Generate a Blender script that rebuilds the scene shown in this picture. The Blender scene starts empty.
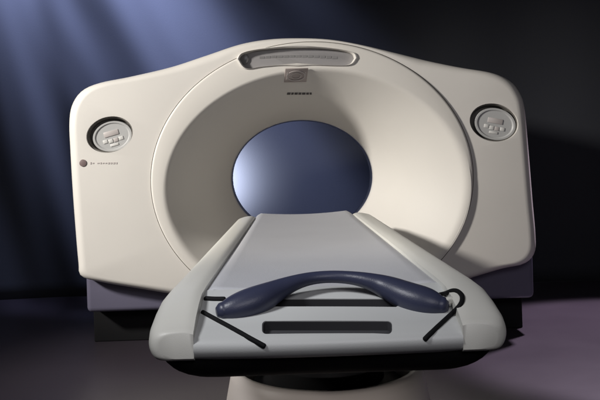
import bpy, bmesh, math, random
from math import sin, cos, pi, radians, sqrt, atan2
from mathutils import Vector, Matrix
from mathutils.bvhtree import BVHTree

random.seed(4)
S = bpy.context.scene
COL = S.collection

# ------------------------------------------------------------------ camera
F, VX, VY = 856.0, 289.0, 157.0            # focal length and vanishing point of the bore axis, 600 px wide frame
CAM_Y, CAM_Z, ROLL = -4.0, 0.88, radians(1.9)
cr, sr = cos(ROLL), sin(ROLL)
cam = bpy.data.cameras.new("camera")
cam.sensor_width = 36.0
cam.lens = 36.0 * F / 600.0
cam.shift_x = (300 - VX) / 600.0
cam.shift_y = (VY - 200) / 600.0
cam.clip_start, cam.clip_end = 0.05, 100
camo = bpy.data.objects.new("camera", cam)
COL.objects.link(camo)
right, up, back = Vector((cr, 0, -sr)), Vector((sr, 0, cr)), Vector((0, -1, 0))
m = Matrix((right, up, back)).transposed().to_4x4()
m.translation = Vector((0, CAM_Y, CAM_Z))
camo.matrix_world = m
S.camera = camo


def U(px, py, d):
    """point of the place at distance d from the viewpoint"""
    u, v = (px - VX) * d / F, (VY - py) * d / F
    return Vector((u * cr + v * sr, CAM_Y + d, CAM_Z - u * sr + v * cr))


def ray(px, py):
    return Vector((0, CAM_Y, CAM_Z)), (U(px, py, 1) - Vector((0, CAM_Y, CAM_Z)))


# ------------------------------------------------------------------ materials
def mat(name, col, rough=0.45, bump=0.0, bscale=300, var=0.0, vscale=3.0, coat=0.0, spec=0.5, metal=0.0, emit=None):
    M = bpy.data.materials.new(name)
    M.use_nodes = True
    nt = M.node_tree
    b = nt.nodes["Principled BSDF"]
    b.inputs["Base Color"].default_value = (*col, 1)
    b.inputs["Roughness"].default_value = rough
    b.inputs["Metallic"].default_value = metal
    b.inputs["Specular IOR Level"].default_value = spec
    b.inputs["Coat Weight"].default_value = coat
    b.inputs["Coat Roughness"].default_value = 0.15
    tc = nt.nodes.new("ShaderNodeTexCoord")
    if var > 0:
        n = nt.nodes.new("ShaderNodeTexNoise")
        n.inputs["Scale"].default_value = vscale
        n.inputs["Detail"].default_value = 6
        nt.links.new(tc.outputs["Object"], n.inputs["Vector"])
        mix = nt.nodes.new("ShaderNodeMix")
        mix.data_type = 'RGBA'
        mix.inputs[6].default_value = (*[c * (1 - var) for c in col], 1)
        mix.inputs[7].default_value = (*[min(1, c * (1 + var)) for c in col], 1)
        nt.links.new(n.outputs["Fac"], mix.inputs[0])
        nt.links.new(mix.outputs[2], b.inputs["Base Color"])
        mr = nt.nodes.new("ShaderNodeMapRange")
        mr.inputs["To Min"].default_value = rough * (1 - var * 1.5)
        mr.inputs["To Max"].default_value = min(1, rough * (1 + var * 1.5))
        nt.links.new(n.outputs["Fac"], mr.inputs["Value"])
        nt.links.new(mr.outputs["Result"], b.inputs["Roughness"])
    if bump > 0:
        n2 = nt.nodes.new("ShaderNodeTexNoise")
        n2.inputs["Scale"].default_value = bscale
        n2.inputs["Detail"].default_value = 3
        nt.links.new(tc.outputs["Object"], n2.inputs["Vector"])
        bp = nt.nodes.new("ShaderNodeBump")
        bp.inputs["Strength"].default_value = bump
        bp.inputs["Distance"].default_value = 0.002
        nt.links.new(n2.outputs["Fac"], bp.inputs["Height"])
        nt.links.new(bp.outputs["Normal"], b.inputs["Normal"])
    return M


CREAM = mat("cream_plastic", (0.69, 0.662, 0.615), 0.42, 0.16, 420, 0.06, 2.5)
FUNNEL = mat("cream_funnel", (0.69, 0.66, 0.607), 0.56, 0.14, 420, 0.06, 2.5)
LILAC = mat("lilac_grey_cover", (0.125, 0.118, 0.17), 0.45, 0.1, 400, 0.04, 3)
LINER = mat("bore_liner", (0.5, 0.5, 0.55), 0.35, 0.0)
TOPM = mat("grey_pad", (0.53, 0.535, 0.56), 0.5, 0.25, 260, 0.05, 5)
RAIL = mat("white_rail", (0.70, 0.69, 0.635), 0.42, 0.1, 420, 0.035, 4)
FRONT = mat("pale_grey_plastic", (0.6, 0.61, 0.6), 0.4, 0.1, 420, 0.04, 6)
BLACK = mat("black_plastic", (0.010, 0.010, 0.011), 0.7, 0.15, 300, 0.1, 6, spec=0.12)
NAVY = mat("navy_rubber", (0.037, 0.042, 0.08), 0.38, 0.15, 350, 0.1, 8)
KEY = mat("grey_keypad", (0.45, 0.45, 0.44), 0.4, 0.1, 400, 0.05, 12)
BUTTON = mat("pale_button", (0.66, 0.65, 0.62), 0.35)
SLOT = mat("slot_recess", (0.06, 0.06, 0.065), 0.8, spec=0.1)
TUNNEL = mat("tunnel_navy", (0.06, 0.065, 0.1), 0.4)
POCKET_SHADE = mat("pocket_shade_dark", (0.16, 0.15, 0.135), 0.7, spec=0.2)  # shade inside the control pockets, put into the colour
GLASS = mat("smoked_display", (0.27, 0.26, 0.26), 0.5)
DIM = mat("display_segments", (0.17, 0.165, 0.16), 0.3)
BADGE = mat("brown_badge", (0.36, 0.31, 0.29), 0.4)
BADGEL = mat("badge_light", (0.5, 0.46, 0.44), 0.35)
MARK = mat("dark_lettering", (0.07, 0.06, 0.06), 0.4)
MAROON = mat("maroon_badge", (0.2, 0.15, 0.145), 0.4)
PED = mat("pedestal_cream", (0.60, 0.545, 0.505), 0.45, 0.1, 400, 0.05, 4)
FLOORM = mat("floor_vinyl", (0.040, 0.033, 0.042), 0.34, 0.1, 90, 0.12, 1.7)
BACKM = mat("backdrop_cloth", (0.038, 0.04, 0.047), 0.9, 0.25, 140, 0.16, 1.2, spec=0.1)


# ------------------------------------------------------------------ mesh helpers
def link(name, bm, material, parent=None, smooth=32, mods=()):
    bmesh.ops.recalc_face_normals(bm, faces=bm.faces[:])
    me = bpy.data.meshes.new(name)
    bm.to_mesh(me)
    bm.free()
    me.materials.append(material)
    o = bpy.data.objects.new(name, me)
    COL.objects.link(o)
    if parent:
        o.parent = parent
    finish(o, smooth)
    return o


def finish(o, smooth=32):
    me = o.data
    for p in me.polygons:
        p.use_smooth = smooth > 0
    if smooth > 0:
        me.set_sharp_from_angle(angle=radians(smooth))


def empty(name, loc, label, cat):
    e = bpy.data.objects.new(name, None)
    e.location = loc
    e.empty_display_size = 0.1
    COL.objects.link(e)
    e["label"], e["category"] = label, cat
    bpy.context.view_layer.update()
    return e


def loops(bm, rows, closed_rows=False, caps=True):
    """skin a list of equally long closed loops of points"""
    vs = [[bm.verts.new(p) for p in r] for r in rows]
    n = len(rows[0])
    last = len(vs) if closed_rows else len(vs) - 1
    for i in range(last):
        a, b = vs[i], vs[(i + 1) % len(vs)]
        for j in range(n):
            k = (j + 1) % n
            bm.faces.new((a[j], a[k], b[k], b[j]))
    if caps and not closed_rows:
        bm.faces.new(vs[0][::-1])
        bm.faces.new(vs[-1])
    return vs


def prism(bm, poly, off):
    """polygon (list of points) and its copy moved by off, closed"""
    loops(bm, [[Vector(p) for p in poly], [Vector(p) + Vector(off) for p in poly]])


def rbox(bm, c, sx, sy, sz, r=0.004, seg=3, M=None):
    b2 = bmesh.new()
    bmesh.ops.create_cube(b2, size=1)
    for v in b2.verts:
        v.co = Vector((v.co.x * sx, v.co.y * sy, v.co.z * sz))
    if r > 0:
        bmesh.ops.bevel(b2, geom=b2.edges[:], offset=r, segments=seg, affect='EDGES', profile=0.5)
    T = Matrix.Translation(Vector(c)) @ (M.to_4x4() if M else Matrix())
    mp = {}
    for v in b2.verts:
        mp[v] = bm.verts.new(T @ v.co)
    for f in b2.faces:
        bm.faces.new([mp[v] for v in f.verts])
    b2.free()


def catmull(pts, n=10, closed=False):
    out, N = [], len(pts)
    rng = range(N if closed else N - 1)
    g = (lambda i: pts[i % N]) if closed else (lambda i: pts[max(0, min(N - 1, i))])
    for i in rng:
        p0, p1, p2, p3 = g(i - 1), g(i), g(i + 1), g(i + 2)
        for k in range(n):
            t = k / n
            out.append(tuple(0.5 * (2 * b + (c - a) * t + (2 * a - 5 * b + 4 * c - d) * t * t + (3 * b - a - 3 * c + d) * t ** 3)
                             for a, b, c, d in zip(p0, p1, p2, p3)))
    if not closed:
        out.append(tuple(pts[-1]))
    return out


def tube(bm, pts, rad, n=14, flat=1.0, nrm=None):
    """swept tube with a radius per point; flat squashes it along nrm; rounded ends"""
    pts = [Vector(p) for p in pts]
    rows = []
    t0 = (pts[1] - pts[0]).normalized()
    ref = (nrm or Vector((0, 0, 1))).normalized()

    def ring(c, t, r):
        b = t.cross(ref).normalized()
        w = b.cross(t).normalized()
        return [c + b * (cos(2 * pi * k / n) * r) + w * (sin(2 * pi * k / n) * r * flat) for k in range(n)]
    N = len(pts)
    for a in (0.15, 0.6, 0.9):
        rows.append(ring(pts[0] - t0 * rad[0] * (1 - a) * 0.8, t0, rad[0] * sqrt(1 - (1 - a) ** 2)))
    for i in range(N):
        t = (pts[min(N - 1, i + 1)] - pts[max(0, i - 1)]).normalized()
        rows.append(ring(pts[i], t, rad[i]))
    t1 = (pts[-1] - pts[-2]).normalized()
    for a in (0.9, 0.6, 0.15):
        rows.append(ring(pts[-1] + t1 * rad[-1] * (1 - a) * 0.8, t1, rad[-1] * sqrt(1 - (1 - a) ** 2)))
    loops(bm, rows)


def cut(o, bm_cutter, smooth=32):
    """subtract a solid from an object's mesh"""
    me = bpy.data.meshes.new("cutter")
    bmesh.ops.recalc_face_normals(bm_cutter, faces=bm_cutter.faces[:])
    bm_cutter.to_mesh(me)
    bm_cutter.free()
    c = bpy.data.objects.new("cutter", me)
    COL.objects.link(c)
    if o.parent:
        pass
    bo = o.modifiers.new("cut", 'BOOLEAN')
    bo.operation, bo.solver, bo.object = 'DIFFERENCE', 'EXACT', c
    bpy.context.view_layer.update()
    dg = bpy.context.evaluated_depsgraph_get()
    new = bpy.data.meshes.new_from_object(o.evaluated_get(dg))
    o.modifiers.clear()
    o.data = new
    bpy.data.objects.remove(c)
    finish(o, smooth)


def bvh(o):
    bm = bmesh.new()
    bm.from_mesh(o.data)
    t = BVHTree.FromBMesh(bm)
    bm.free()
    return t


def on(tree, px, py):
    o, d = ray(px, py)
    loc, nrm, i, dist = tree.ray_cast(o, d.normalized())
    if nrm.dot(d) > 0:
        nrm = -nrm
    return loc, nrm


def frame(nrm, roll=0.0):
    """axes: x along the surface to the right, y out of the surface (negated), z up the surface"""
    n = nrm.normalized()
    x = Vector((0, 0, 1)).cross(n).normalized()
    z = n.cross(x).normalized()
    M = Matrix((x, -n, z)).transposed()
    return M @ Matrix.Rotation(roll, 3, 'Y')


# ------------------------------------------------------------------ the setting
bm = bmesh.new()
prof = [(-9, 0.0), (1.0, 0.0), (1.30, 0.0)]
for k in range(1, 9):
    a = k / 8 * pi / 2
    prof.append((1.30 + 0.3 * sin(a), 0.3 - 0.3 * cos(a)))
bm2 = bmesh.new()
f = [bm.verts.new(p) for p in ((-7, -7, 0), (7, -7, 0), (7, 1.9, 0), (-7, 1.9, 0))]
bm.faces.new(f)
floor = link("floor", bm, FLOORM, smooth=0)
floor["kind"] = "structure"
floor["label"] = "dark purple studio floor under the scanner"
bm = bm2
# the backdrop: a cloth with a few soft hanging folds
NX, NZ = 160, 40
grid = []
for j in range(NZ + 1):
    z = 0.002 + 4.2 * j / NZ
    row = []
    for i in range(NX + 1):
        x = -6 + 12 * i / NX
        y = 1.65 + 0.02 * sin(x * 3.1 + 0.5 * sin(z * 1.3)) + 0.012 * sin(x * 7.7 + z * 0.6 + 1)
        row.append(bm.verts.new((x, y, z)))
    grid.append(row)
for j in range(NZ):
    for i in range(NX):
        bm.faces.new((grid[j][i], grid[j][i + 1], grid[j + 1][i + 1], grid[j + 1][i]))
bd = link("backdrop", bm, BACKM, smooth=60)
so = bd.modifiers.new("thick", 'SOLIDIFY')
so.thickness, so.offset = 0.004, 1
bd["kind"] = "structure"
bd["label"] = "dark blue studio backdrop behind the scanner"

# ------------------------------------------------------------------ the scanner
gantry = empty("ct_scanner", (0.06, 0.3, 0.0),
               "large cream ring-shaped CT scanner with a round funnel opening, behind the patient table", "scanner")


def part(name, bm, material, parent, smooth=32):
    """a mesh in place coordinates hung under its parent without moving"""
    o = link(name, bm, material, None, smooth)
    o.parent = parent
    bpy.context.view_layer.update()
    o.matrix_parent_inverse = parent.matrix_world.inverted()
    return o


PX = 4.0 / F                        # metres for one photo pixel on the front face
C0 = U(312, 179, 4.0)
A0, B0 = 161 * PX, 137 * PX
C1 = U(317, 189, 3.95)
A1, B1 = 154 * PX, 121 * PX
C2 = U(302, 178, 4.4)
A2, B2 = 71.5 * 4.4 / F, 58.5 * 4.4 / F

outline = [(76, 262), (79, 277), (100, 283.5), (150, 292), (195, 300), (250, 313), (312, 321), (380, 312), (440, 290),
           (500, 271), (526, 265), (537, 254), (538, 235), (535, 200), (531, 150), (527, 108), (522, 92), (512, 80), (494, 72),
           (462, 66.5), (430, 60), (395, 51.5), (360, 43.5), (330, 38.5), (300, 37), (270, 38), (240, 43), (205, 54.5), (170, 66),
           (130, 75.5), (98, 82), (80, 90), (70, 104), (67, 122), (68, 150), (71, 200)]
dense = [U(a, b, 4.0) for a, b in catmull(outline, 14, True)]
pol = sorted((atan2(p.z - C0.z, p.x - C0.x), sqrt((p.z - C0.z) ** 2 + (p.x - C0.x) ** 2)) for p in dense)
NA = 384


def rad_at(t):
    t = (t + pi) % (2 * pi) - pi
    P = [(pol[-1][0] - 2 * pi, pol[-1][1])] + pol + [(pol[0][0] + 2 * pi, pol[0][1])]
    for (a, ra), (b, rb) in zip(P, P[1:]):
        if a <= t <= b:
            return ra + (rb - ra) * (t - a) / max(1e-9, b - a)
    return pol[0][1]


ang = [2 * pi * k / NA for k in range(NA)]
RO = [rad_at(t) for t in ang]
RI = [A0 * B0 / sqrt((B0 * cos(t)) ** 2 + (A0 * sin(t)) ** 2) * 1.0045 for t in ang]
RO = [max(o, i + 0.012) for o, i in zip(RO, RI)]
GAP = [min(0.05, 0.62 * (o - i)) for o, i in zip(RO, RI)]


def brow(frac_in, y, inner=False, shrink=0.0):
    out = []
    for k, t in enumerate(ang):
        r = RI[k] if inner else RO[k] - GAP[k] * frac_in - shrink * (RO[k] - RI[k] > 0.06) * min(1, (RO[k] - RI[k] - .06) / .1)
        out.append(Vector((C0.x + r * cos(t), y, C0.z + r * sin(t))))
    return out


bm = bmesh.new()
rows = [brow(1, 0.80, shrink=0.05), brow(0.5, 0.795, shrink=0.05), brow(0, 0.74, shrink=0.05), brow(0, 0.40), brow(0, 0.06)]
for k in range(1, 8):
    a = k / 7 * pi / 2
    rows.append(brow(1 - cos(a), 0.05 - 0.05 * sin(a)))
rows.append(brow(0, 0.0, inner=True))
rows.append(brow(0, 0.80, inner=True))
loops(bm, rows, closed_rows=True)
body = part("body_cover", bm, CREAM, gantry)


def ell(C, A, B, y, e=1.0):
    return [Vector((C.x + A * e * cos(t), y, C.z + B * e * sin(t))) for t in ang]


def lerp_ell(s, y):
    C = C1.lerp(C2, s)
    return ell(C, A1 + (A2 - A1) * s, B1 + (B2 - B1) * s, y)


bm = bmesh.new()
rows = [ell(C0, A0, B0, 0.46), ell(C0, A0, B0, 0.01)]
R = 0.012
for k in range(0, 7):
    a = k / 6 * pi / 2
    e = 1 - (R / A0) * (1 - cos(a))
    rows.append(ell(C0, A0, B0, -0.002 - R * sin(a), e))
Cm = C0.lerp(C1, 0.5)
rows.append(ell(Cm, (A0 * 0.975 + A1) / 2, (B0 * 0.975 + B1) / 2, -0.016))
NF = 60
for k in range(NF + 1):
    s = k / NF
    q = min(1, s / 0.10)
    fy = 0.70 * (s - 0.05 * (2 * q - q * q)) + 0.335 * s ** 3
    rows.append(lerp_ell(s, -0.016 + 0.416 * fy))
rows.append(ell(C2, A2, B2, 0.46))
loops(bm, rows, closed_rows=True)
ring = part("funnel_ring", bm, FUNNEL, gantry)

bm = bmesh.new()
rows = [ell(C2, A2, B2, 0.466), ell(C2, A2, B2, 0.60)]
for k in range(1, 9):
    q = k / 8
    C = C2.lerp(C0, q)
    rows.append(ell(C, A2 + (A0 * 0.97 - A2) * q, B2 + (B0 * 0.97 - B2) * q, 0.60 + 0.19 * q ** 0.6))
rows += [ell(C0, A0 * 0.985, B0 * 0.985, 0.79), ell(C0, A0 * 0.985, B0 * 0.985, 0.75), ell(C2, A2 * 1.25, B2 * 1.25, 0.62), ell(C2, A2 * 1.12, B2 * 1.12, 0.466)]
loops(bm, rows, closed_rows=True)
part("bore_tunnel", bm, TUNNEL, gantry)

# lower cover and plinth
def slab(name, pl, pr, ztop, zbot, y0, y1, material, r=0.02):
    bm = bmesh.new()
    rbox(bm, ((pl + pr) / 2, (y0 + y1) / 2, (ztop + zbot) / 2), pr - pl, y1 - y0, ztop - zbot, r, 4)
    return part(name, bm, material, gantry)


xl, xr = U(84, 300, 4.06).x, U(537, 290, 4.06).x
for x0, x1 in ((xl, 0.0), (0.12, xr)):
    lower = slab("lower_cover", x0, x1, 0.50, 0.165, 0.10, 0.70, LILAC, 0.025)
    bm = bmesh.new()
    loops(bm, [ell(C0, A0, B0, -0.5, 1.02), ell(C0, A0, B0, 1.5, 1.02)])
    cut(lower, bm)
slab("plinth", xl + 0.005, xr - 0.03, 0.162, 0.0, 0.22, 0.68, BLACK, 0.006)


def oval(cx, cy, rx, ry, rot, d, n=48):
    out = []
    for k in range(n):
        a = 2 * pi * k / n
        x, y = rx * cos(a), ry * sin(a)
        out.append(U(cx + x * cos(rot) - y * sin(rot), cy + x * sin(rot) + y * cos(rot), d))
    return out


def sety(pts, y):
    return [Vector((p.x, y, p.z)) for p in pts]


# control pockets
def pocket(cx, cy, rx, ry, rot, sh):
    bm = bmesh.new()
    loops(bm, [sety(oval(cx, cy, rx * 1.05, ry * 1.05, rot, 4), -0.05), sety(oval(cx, cy, rx * 1.02, ry * 1.02, rot, 4), 0.003),
               sety(oval(cx, cy, rx * 0.94, ry * 0.94, rot, 4), 0.050)])
    cut(body, bm)
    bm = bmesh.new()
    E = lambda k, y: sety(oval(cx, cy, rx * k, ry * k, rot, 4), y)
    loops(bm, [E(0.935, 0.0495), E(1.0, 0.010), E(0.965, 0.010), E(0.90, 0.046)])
    part("pocket_shade_lining", bm, POCKET_SHADE, gantry)  # dark tray added to deepen the shadow crescent in the pocket
    # keypad: a shallow dished pod with a rim and keys
    kx, ky = cx + sh[0], cy + sh[1]
    bm = bmesh.new()
    loops(bm, [sety(oval(kx, ky, rx * .87, ry * .87, rot, 4), 0.0495), sety(oval(kx, ky, rx * .87, ry * .87, rot, 4), 0.014),
               sety(oval(kx, ky, rx * .85, ry * .85, rot, 4), 0.009), sety(oval(kx, ky, rx * .77, ry * .77, rot, 4), 0.009),
               sety(oval(kx, ky, rx * .71, ry * .71, rot, 4), 0.0135)])
    pod = part("control_panel", bm, KEY, gantry)
    for dx, dy, w, h, mm in ((-0.5, -3.2, 15, 5.2, BADGEL), (-8.2, 3.6, 4.6, 3.6, BUTTON), (-2.8, 4.2, 4.6, 3.8, BUTTON), (2.6, 4.2, 4.6, 3.8, BADGEL),
                             (8.0, 3.6, 4.6, 3.6, BUTTON), (0, 8.6, 8.5, 2.4, BUTTON)):
        bm = bmesh.new()
        qx, qy = kx + dx * cos(rot) - dy * sin(rot), ky + dx * sin(rot) + dy * cos(rot)
        c = U(qx, qy, 4)
        rbox(bm, (c.x, 0.0128, c.z), w * PX, 0.005, h * PX, 0.0018, 2, Matrix.Rotation(rot, 3, 'Y'))
        part("button" if w < 14 else "readout", bm, mm, pod)


pocket(109.5, 134.5, 23, 17.5, radians(-14), (2.4, 1.8))
pocket(494, 122.5, 24, 18.5, radians(12), (1.8, 1.5))

# top display: a lens-shaped recess in the rim
up_e = catmull([(238, 58), (243, 52), (262, 48), (297, 45.5), (332, 47.5), (352, 51.5), (356, 57)], 8)
lo_e = catmull([(356, 57), (350, 63.5), (334, 64.5), (297, 63), (264, 65.5), (246, 67.5), (238, 58)], 8)[1:-1]
lens = [U(a, b, 3.945) for a, b in up_e + lo_e]
lc = sum(lens, Vector()) / len(lens)


def grow(pts, k, y):
    out = []
    for p in pts:
        d = p - lc
        L = d.length
        q = lc + d * ((L + k) / L)
        out.append(Vector((q.x, y, q.z)))
    return out


bm = bmesh.new()
loops(bm, [grow(lens, 0.004, -0.1140), grow(lens, 0.004, 0.0140)])
cut(ring, bm)
bm = bmesh.new()
loops(bm, [grow(lens, 0.003, 0.0130), grow(lens, 0.003, 0.0080), grow(lens, 0.0, 0.0070)])
disp = part("display_panel", bm, GLASS, gantry)
bm = bmesh.new()
b1 = [grow(lens, 0.003, 0.0120), grow(lens, 0.011, -0.0120), grow(lens, 0.009, -0.0220), grow(lens, 0.003, -0.0240), grow(lens, -0.003, -0.0180), grow(lens, -0.005, 0.0065)]
loops(bm, b1, closed_rows=True)
part("display_bezel", bm, CREAM, gantry)
bm = bmesh.new()
c = U(244, 58.5, 3.972)
loops(bm, [sety(oval(244.5, 58.5, 4.2, 5.2, 0.2, 3.972, 24), 0.0072), sety(oval(244.5, 58.5, 4.2, 5.2, 0.2, 3.972, 24), 0.0000),
           sety(oval(244.5, 58.5, 3.4, 4.2, 0.2, 3.972, 24), -0.0020)])
part("button", bm, DIM, disp)
bm = bmesh.new()
for k in range(13):
    x = 262 + k * 6.1
    c = U(x, 57.0 - 1.6 * (1 - ((x - 297) / 40) ** 2), 3.972)
    rbox(bm, (c.x, 0.0068, c.z), 0.0255, 0.002, 0.011, 0.001, 1)
part("readout_segment", bm, DIM, disp)

# badge and lettering on the funnel under the display
rt = bvh(ring)
loc, nrm = on(rt, 296, 75)
Mf = frame(nrm)
bm = bmesh.new()
rbox(bm, loc + nrm * 0.001, 23 * PX, 0.006, 20 * PX, 0.0025, 2, Mf)
badge = part("badge", bm, BADGE, gantry)
bm = bmesh.new()
n = 28
cc = loc + nrm * 0.0048
for r0, r1 in ((7.6, 6.6), (4.4, 3.7)):
    rw = [[cc + Mf @ Vector((r * PX * 1.25 * cos(2 * pi * k / n), yy, r * PX * cos(2 * pi * k / n - pi / 2))) for k in range(n)]
          for r, yy in ((r0, 0), (r0, -0.002), (r1, -0.002), (r1, 0))]
    loops(bm, rw, closed_rows=True)
for s in (-1, 1):
    rbox(bm, cc + Mf @ Vector((s * 9.0 * PX, -0.0005, 0)), 0.8 * PX, 0.002, 10 * PX, 0.0005, 1, Mf)
part("emblem", bm, BADGEL, badge)
bm = bmesh.new()
x = 287.0
for w in (3.6, 2.6, 3.4, 3.0, 3.6, 2.8, 2.2):
    l2, n2 = on(rt, x + w / 2, 93.4)
    M2 = frame(n2)
    rbox(bm, l2 + n2 * 0.001, w * PX, 0.003, 3.4 * PX, 0.0012, 2, M2)
    x += w + 0.6
part("lettering", bm, MARK, gantry)

bt = bvh(body)
loc, nrm = on(bt, 83, 163)
Mf = frame(nrm)
bm = bmesh.new()
n = 24
rw = [[loc + Mf @ Vector((r * PX * cos(2 * pi * k / n), yy, r * PX * sin(2 * pi * k / n))) for k in range(n)]
      for r, yy in ((3.6, 0.001), (3.6, -0.003), (3.0, -0.004))]
loops(bm, rw)
part("badge", bm, MAROON, gantry)
bm = bmesh.new()
x = 90.0
while x < 117:
    w = random.choice((1.6, 2.2, 2.6))
    if random.random() > 0.15:
        l2, n2 = on(bt, x + w / 2, 163.2)
        rbox(bm, l2 + Vector((0, -0.0003, 0)), w * PX * .8, 0.0024, random.choice((1.3, 1.8, 2.2)) * PX, 0.0004, 1, frame(n2))
    x += w + 0.5
part("lettering", bm, BADGEL, gantry)

# ------------------------------------------------------------------ the patient table
TX = 0.062
table = empty("patient_table", (TX, -1.6, 0.0),
              "long grey-topped patient table with a navy arched handle, sliding into the ring opening", "table")
ZT = 0.607


def Y(d):
    return CAM_Y + d


# side rails
def rail(side):
    sec = [(0.0, 0.607), (0.018, 0.613), (0.05, 0.611), (0.071, 0.603), (0.084, 0.586), (0.089, 0.56), (0.087, 0.532), (0.077, 0.508),
           (0.055, 0.501), (0.02, 0.500), (0.0, 0.500)]
    sec = catmull(sec, 4, False)
    dep = [1.600, 1.603, 1.612, 1.628, 1.65, 1.70, 1.76, 1.85, 2.0, 2.3, 2.7, 3.1, 3.5, 3.9, 4.02, 4.08, 4.105]
    rows = []
    for d in dep:
        wbase = 0.252 - 0.022 * (d - 1.6) / 2.4
        # rounded near end: rails drop and tuck in toward the nose
        q = max(0.0, (1.80 - d) / 0.185)
        drop = 0.045 * min(1, q) ** 1.8
        tuck = 0.0
        if d < 1.648:
            k = (1.648 - d) / 0.048
            tuck = 1 - sqrt(max(0, 1 - min(1, k) ** 2))
        if d > 3.9:
            k = (d - 3.9) / 0.205
            tuck = 1 - sqrt(max(0.0, 1 - min(1, k) ** 2))
        fl = 1.0 + 0.02 * max(0, min(1, (2.2 - d) / 0.5))
        r = []
        for w, z in sec:
            zz = z - drop * max(0, (z - 0.500) / 0.113)
            ww = w * fl * (1 - (0.30 if d < 2 else 0.45) * tuck)
            zc = 0.53
            zz = zc + (zz - zc) * (1 - 0.3 * tuck)
            r.append(Vector((TX + side * (wbase + ww), Y(d), zz)))
        rows.append(r)
    bm = bmesh.new()
    loops(bm, rows)
    return part("side_rail", bm, RAIL, table, 40)


rails = [rail(-1), rail(1)]

# cradle top: slightly dished pad
def cradle():
    dep = [1.835, 1.84, 1.86, 2.0, 2.4, 2.8, 3.2, 3.6, 3.85, 3.95, 4.05, 4.12, 4.16, 4.175]
    N = 28
    rows = []
    for d in dep:
        hw = 0.2535 - 0.022 * (d - 1.6) / 2.4
        z_up = 0.0
        if d > 3.85:
            k = (d - 3.85) / 0.325
            hw = hw * (1 - 0.03 * k ** 2)
            z_up = 0.006 * k
        e = 0.004 if d < 1.838 or d > 4.165 else 0.0
        top = []
        for i in range(N + 1):
            s = -1 + 2 * i / N
            z = ZT - 0.012 + 0.012 * s * s - (0.010 * max(0, abs(s) - 0.93) / 0.07) + z_up - e
            top.append(Vector((TX + s * (hw - 0.001), Y(d), z)))
        bot = [Vector((TX + s * (hw - 0.001), Y(d), 0.56 + z_up + e)) for s in (1, 0.5, 0, -0.5, -1)]
        rows.append(top + bot)
    bm = bmesh.new()
    loops(bm, rows)
    return part("tabletop", bm, TOPM, table, 40)


cradle()


# front nose: sloping face from the top edge down to the lip
def nose():
    prof = [(1.834, 0.6005), (1.80, 0.5955), (1.72, 0.574), (1.65, 0.556), (1.612, 0.545), (1.600, 0.535), (1.598, 0.524), (1.603, 0.512), (1.618, 0.503), (1.65, 0.500),
            (1.834, 0.500)]
    N = 40
    rows = []
    for i in range(N + 1):
        s = -1 + 2 * i / N
        hw = 0.2525
        bow = 0.012 * (1 - s * s)
        rows.append([Vector((TX + s * hw, Y(d) - bow * max(0, min(1, (1.83 - d) / 0.1)), z)) for d, z in prof])
    bm = bmesh.new()
    loops(bm, rows)
    return part("front_cover", bm, FRONT, table, 40)


front = nose()
bm = bmesh.new()
for o in (front, rails[0], rails[1]):
    bm.from_mesh(o.data)
ft = BVHTree.FromBMesh(bm)
bm.free()


def fpt(px, py, h=0.0):
    r = ft.ray_cast(*[v for v in (ray(px, py)[0], ray(px, py)[1].normalized())])
    loc, nrm = r[0], r[1]
    if loc is None:                                     # past the end of the face: go on along its slope
        o, d = ray(px, py)
        v = -d.z
        t = 0.7687 / (v + 0.2696)
        loc, nrm = o + d * t, Vector((0, -0.26, 0.965))
    if nrm.dot(ray(px, py)[1]) > 0:
        nrm = -nrm
    return loc + nrm * h


NRM = Vector((0, -0.26, 0.965)).normalized()


def slotpoly(x0, x1, y0, y1, x0b=None, x1b=None):
    x0b, x1b = x0 if x0b is None else x0b, x1 if x1b is None else x1b
    pts = []
    c = [(x0, y0, 0), (x1, y0, 0), (x1b, y1, 0), (x0b, y1, 0)]
    rr = 0.30 * (y1 - y0)
    for i, (cx, cy, _) in enumerate(c):
        ox = rr if i in (0, 3) else -rr
        oy = rr if i in (0, 1) else -rr
        st = {0: pi, 1: 1.5 * pi, 2: 0, 3: 0.5 * pi}[i]
        for k in range(5):
            a = st + k / 4 * pi / 2
            pts.append((cx + ox + rr * cos(a), cy + oy + rr * sin(a)))
    return pts


def slot(poly, depth):
    base = [fpt(a, b) for a, b in poly]
    bm = bmesh.new()
    loops(bm, [[p + NRM * 0.03 for p in base], [p - NRM * depth for p in base]])
    cut(front, bm, 40)
    c = sum(base, Vector()) / len(base)
    bm = bmesh.new()
    q = lambda k, h: [p + (c - p).normalized() * k - NRM * h for p in base]
    loops(bm, [q(0.0005, depth - 0.0004), q(0.0005, 0.0012), q(0.0022, 0.0012), q(0.0022, depth - 0.004)])
    return part("slot", bm, SLOT, table, 40)


slot(slotpoly(229, 398, 299, 307), 0.022)
slot(slotpoly(262, 392, 321, 334), 0.024)

# dark gasket lines of the front cover
def gasket(pts, r=0.0042, name="gasket"):
    bm = bmesh.new()
    P = catmull(pts, 6)
    L = [fpt(a, b, 0.0012) for a, b in P]
    for _ in range(3):
        L = [L[0]] + [(a + b * 2 + c) / 4 for a, b, c in zip(L, L[1:], L[2:])] + [L[-1]]
    tube(bm, L, [r] * len(P), 12, 1, NRM)
    return part(name, bm, BLACK, table, 50)


gasket([(203, 313), (212, 318), (235, 330.5), (252, 340), (264, 346)], 0.005)
gasket([(434, 297), (445, 294), (455, 291), (462, 296), (461, 305), (450, 316), (436, 329), (425, 339)], 0.005)
gasket([(206, 299.5), (214, 300), (224, 300)], 0.006, "release_slot")
bm = bmesh.new()
c = fpt(452, 300.5, 0.006)
rbox(bm, c, 0.020, 0.014, 0.012, 0.004, 3, frame(NRM, radians(-20)))
part("latch", bm, RAIL, table)

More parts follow.
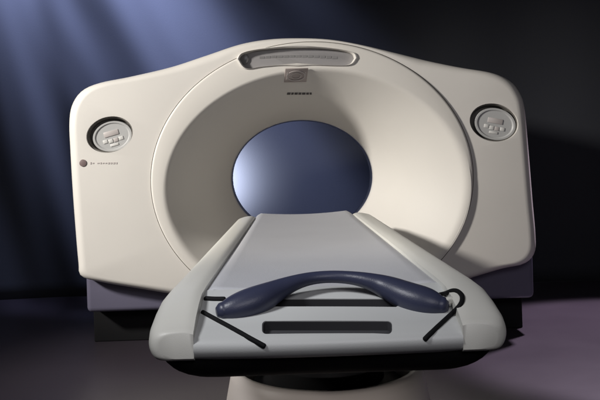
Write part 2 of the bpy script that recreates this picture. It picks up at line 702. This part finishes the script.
# arched handle with two broad grips
hp = [(223, 311, 8.5, .6), (231, 309.5, 12, .6), (244, 306, 14.5, .65), (259, 300, 14, .75), (276, 291, 10.5, .85), (293, 283, 7.4, .95), (312, 278, 6.0, 1),
      (333, 276.5, 5.8, 1), (354, 278, 6.4, 1), (371, 281.5, 8.2, .9), (389, 288, 11.5, .8), (408, 297, 14, .7), (424, 302, 14.5, .62), (435, 304.5, 12, .6), (442, 305.5, 8.5, .6)]
hp = catmull(hp, 5)
pts, rad = [], []
for a, b, r, h in hp:
    lift = max(0, min(1, (h - 0.6) / 0.4))
    lift = 0.010 + 0.026 * lift * lift * (3 - 2 * lift)
    p0, o0 = fpt(a, b), Vector((0, CAM_Y, CAM_Z))
    p = p0 + (o0 - p0).normalized() * lift * 2.2
    pts.append(p)
    rad.append(1.14 * r * (p.y - CAM_Y) / F)
for _ in range(10):
    pts = [pts[0]] + [(a + b * 2 + c) / 4 for a, b, c in zip(pts, pts[1:], pts[2:])] + [pts[-1]]
    if _ < 4:
        rad = [rad[0]] + [(a + b * 2 + c) / 4 for a, b, c in zip(rad, rad[1:], rad[2:])] + [rad[-1]]
bm = bmesh.new()
tube(bm, pts, rad, 20, 0.92, NRM)
handle = part("handle", bm, NAVY, table, 60)

# under tray
bm = bmesh.new()
rw = []
for k in range(9):
    q = k / 8 * pi / 2
    zz = 0.512 - 0.058 * sin(q)
    ins = 0.07 * (1 - cos(q)) ** 0.8
    poly = []
    hw, dn, df, rc = 0.322 - ins, 1.612 + ins, 3.9, 0.05
    for sx, d, st in ((-1, dn, 1), (1, dn, 1), (1, df, 0), (-1, df, 0)):
        for j in range(7):
            a = j / 6 * pi / 2
            if (sx < 0) == (st == 1):
                ca, sa = cos(a), sin(a)
            else:
                ca, sa = sin(a), cos(a)
            w = hw - (0.03 if st == 0 else 0)
            poly.append(Vector((TX + sx * (w - rc + rc * ca), Y(d + (rc - rc * sa) * (1 if st else -1)), zz)))
    rw.append(poly)
loops(bm, rw)
part("under_tray", bm, BLACK, table, 40)

# pedestal: a round flared column, hollow at the top, with the dark lift inside
PC = Vector((0.084, Y(2.36), 0))


def oring(k, z, n=72):
    return [Vector((PC.x + (0.262 * k) * cos(2 * pi * j / n), PC.y + (0.30 * k) * sin(2 * pi * j / n), z)) for j in range(n)]


bm = bmesh.new()
loops(bm, [oring(0.80, 0.0), oring(0.80, 0.20), oring(0.86, 0.285), oring(0.885, 0.302), oring(0.92, 0.309), oring(0.96, 0.308), oring(0.99, 0.300), oring(1.01, 0.283), oring(1.06, 0.22),
           oring(1.12, 0.12), oring(1.2, 0.0)], closed_rows=True)
part("pedestal", bm, PED, table, 50)
bm = bmesh.new()
loops(bm, [oring(0.79, 0.02), oring(0.79, 0.26), oring(0.6, 0.275), oring(0.55, 0.44)])
part("lift_column", bm, BLACK, table)

# ------------------------------------------------------------------ lights
def spot(name, loc, target, power, col, size, blend, radius, gobo=None):
    L = bpy.data.lights.new(name, 'SPOT')
    L.energy, L.color, L.spot_size, L.spot_blend, L.shadow_soft_size = power, col, radians(size), blend, radius
    o = bpy.data.objects.new(name, L)
    COL.objects.link(o)
    o.location = loc
    o.rotation_euler = (Vector(target) - Vector(loc)).to_track_quat('-Z', 'Y').to_euler()
    if gobo:
        L.use_nodes = True
        nt = L.node_tree
        em = nt.nodes["Emission"]
        tc = nt.nodes.new("ShaderNodeTexCoord")
        mp = nt.nodes.new("ShaderNodeMapping")
        mp.vector_type = "TEXTURE"
        mp.inputs["Rotation"].default_value = (0, 0, radians(gobo[0]))
        mp.inputs["Scale"].default_value = gobo[1]
        mp.inputs["Location"].default_value = gobo[4]
        no = nt.nodes.new("ShaderNodeTexNoise")
        no.inputs["Scale"].default_value = gobo[2]
        no.inputs["Detail"].default_value = 2
        ra = nt.nodes.new("ShaderNodeMapRange")
        ra.inputs["From Min"].default_value, ra.inputs["From Max"].default_value = gobo[3]
        ra.inputs["To Min"].default_value, ra.inputs["To Max"].default_value = 0.03, 1.5
        nt.links.new(tc.outputs["Normal"], mp.inputs["Vector"])
        nt.links.new(mp.outputs["Vector"], no.inputs["Vector"])
        nt.links.new(no.outputs["Fac"], ra.inputs["Value"])
        nt.links.new(ra.outputs["Result"], em.inputs["Strength"])
    return o


def area(name, loc, target, power, col, sx, sy):
    L = bpy.data.lights.new(name, 'AREA')
    L.shape, L.size, L.size_y, L.energy, L.color = 'RECTANGLE', sx, sy, power, col
    o = bpy.data.objects.new(name, L)
    COL.objects.link(o)
    o.location = loc
    o.rotation_euler = (Vector(target) - Vector(loc)).to_track_quat('-Z', 'Y').to_euler()
    return o


spot("key_lamp", (-4.0, -2.2, 2.65), (-0.05, -0.35, 0.80), 1270, (1.0, 0.96, 0.905), 42, 0.75, 0.24)
area("fill_lamp", (0.6, -5.0, 2.6), (0.1, -0.5, 0.8), 27, (0.97, 0.95, 1.0), 2.0, 1.2)
spot("added_table_fill", (-1.3, -3.0, 2.3), (0.02, -2.05, 0.56), 170, (0.96, 0.97, 1.0), 30, 0.9, 0.3)  # added fill, unseen, brightens the tabletop and front cover
spot("added_low_fill", (0.1, -4.3, 0.20), (0.08, -1.8, 0.15), 60, (1.0, 0.94, 0.91), 14, 0.5, 0.05)  # unseen low fill, added only to lift the pedestal
spot("blue_backdrop_lamp", (-1.85, 0.1, 3.3), (-1.15, 1.65, 1.70), 2500, (0.53, 0.61, 1.0), 66, 1.0, 0.07, (-52, (6.0, 1.0, 1.0), 4.3, (0.38, 0.70), (0.0, 0.7, 0.0)))
spot("blue_bore_lamp", (-0.55, 1.32, 0.74), (-0.52, 1.65, 0.75), 135, (0.82, 0.87, 1.0), 116, 0.75, 0.06)
spot("purple_floor_lamp", (2.0, 0.95, 2.6), (1.72, -0.05, 0.0), 640, (0.90, 0.75, 0.94), 44, 0.3, 0.08)


# ------------------------------------------------------------------ world and view
W = bpy.data.worlds.new("World")
S.world = W
W.use_nodes = True
W.node_tree.nodes["Background"].inputs[0].default_value = (0.5, 0.5, 0.62, 1)
W.node_tree.nodes["Background"].inputs[1].default_value = 0.016
S.view_settings.view_transform = 'Standard'
S.view_settings.look = 'None'
S.view_settings.exposure = 0.0
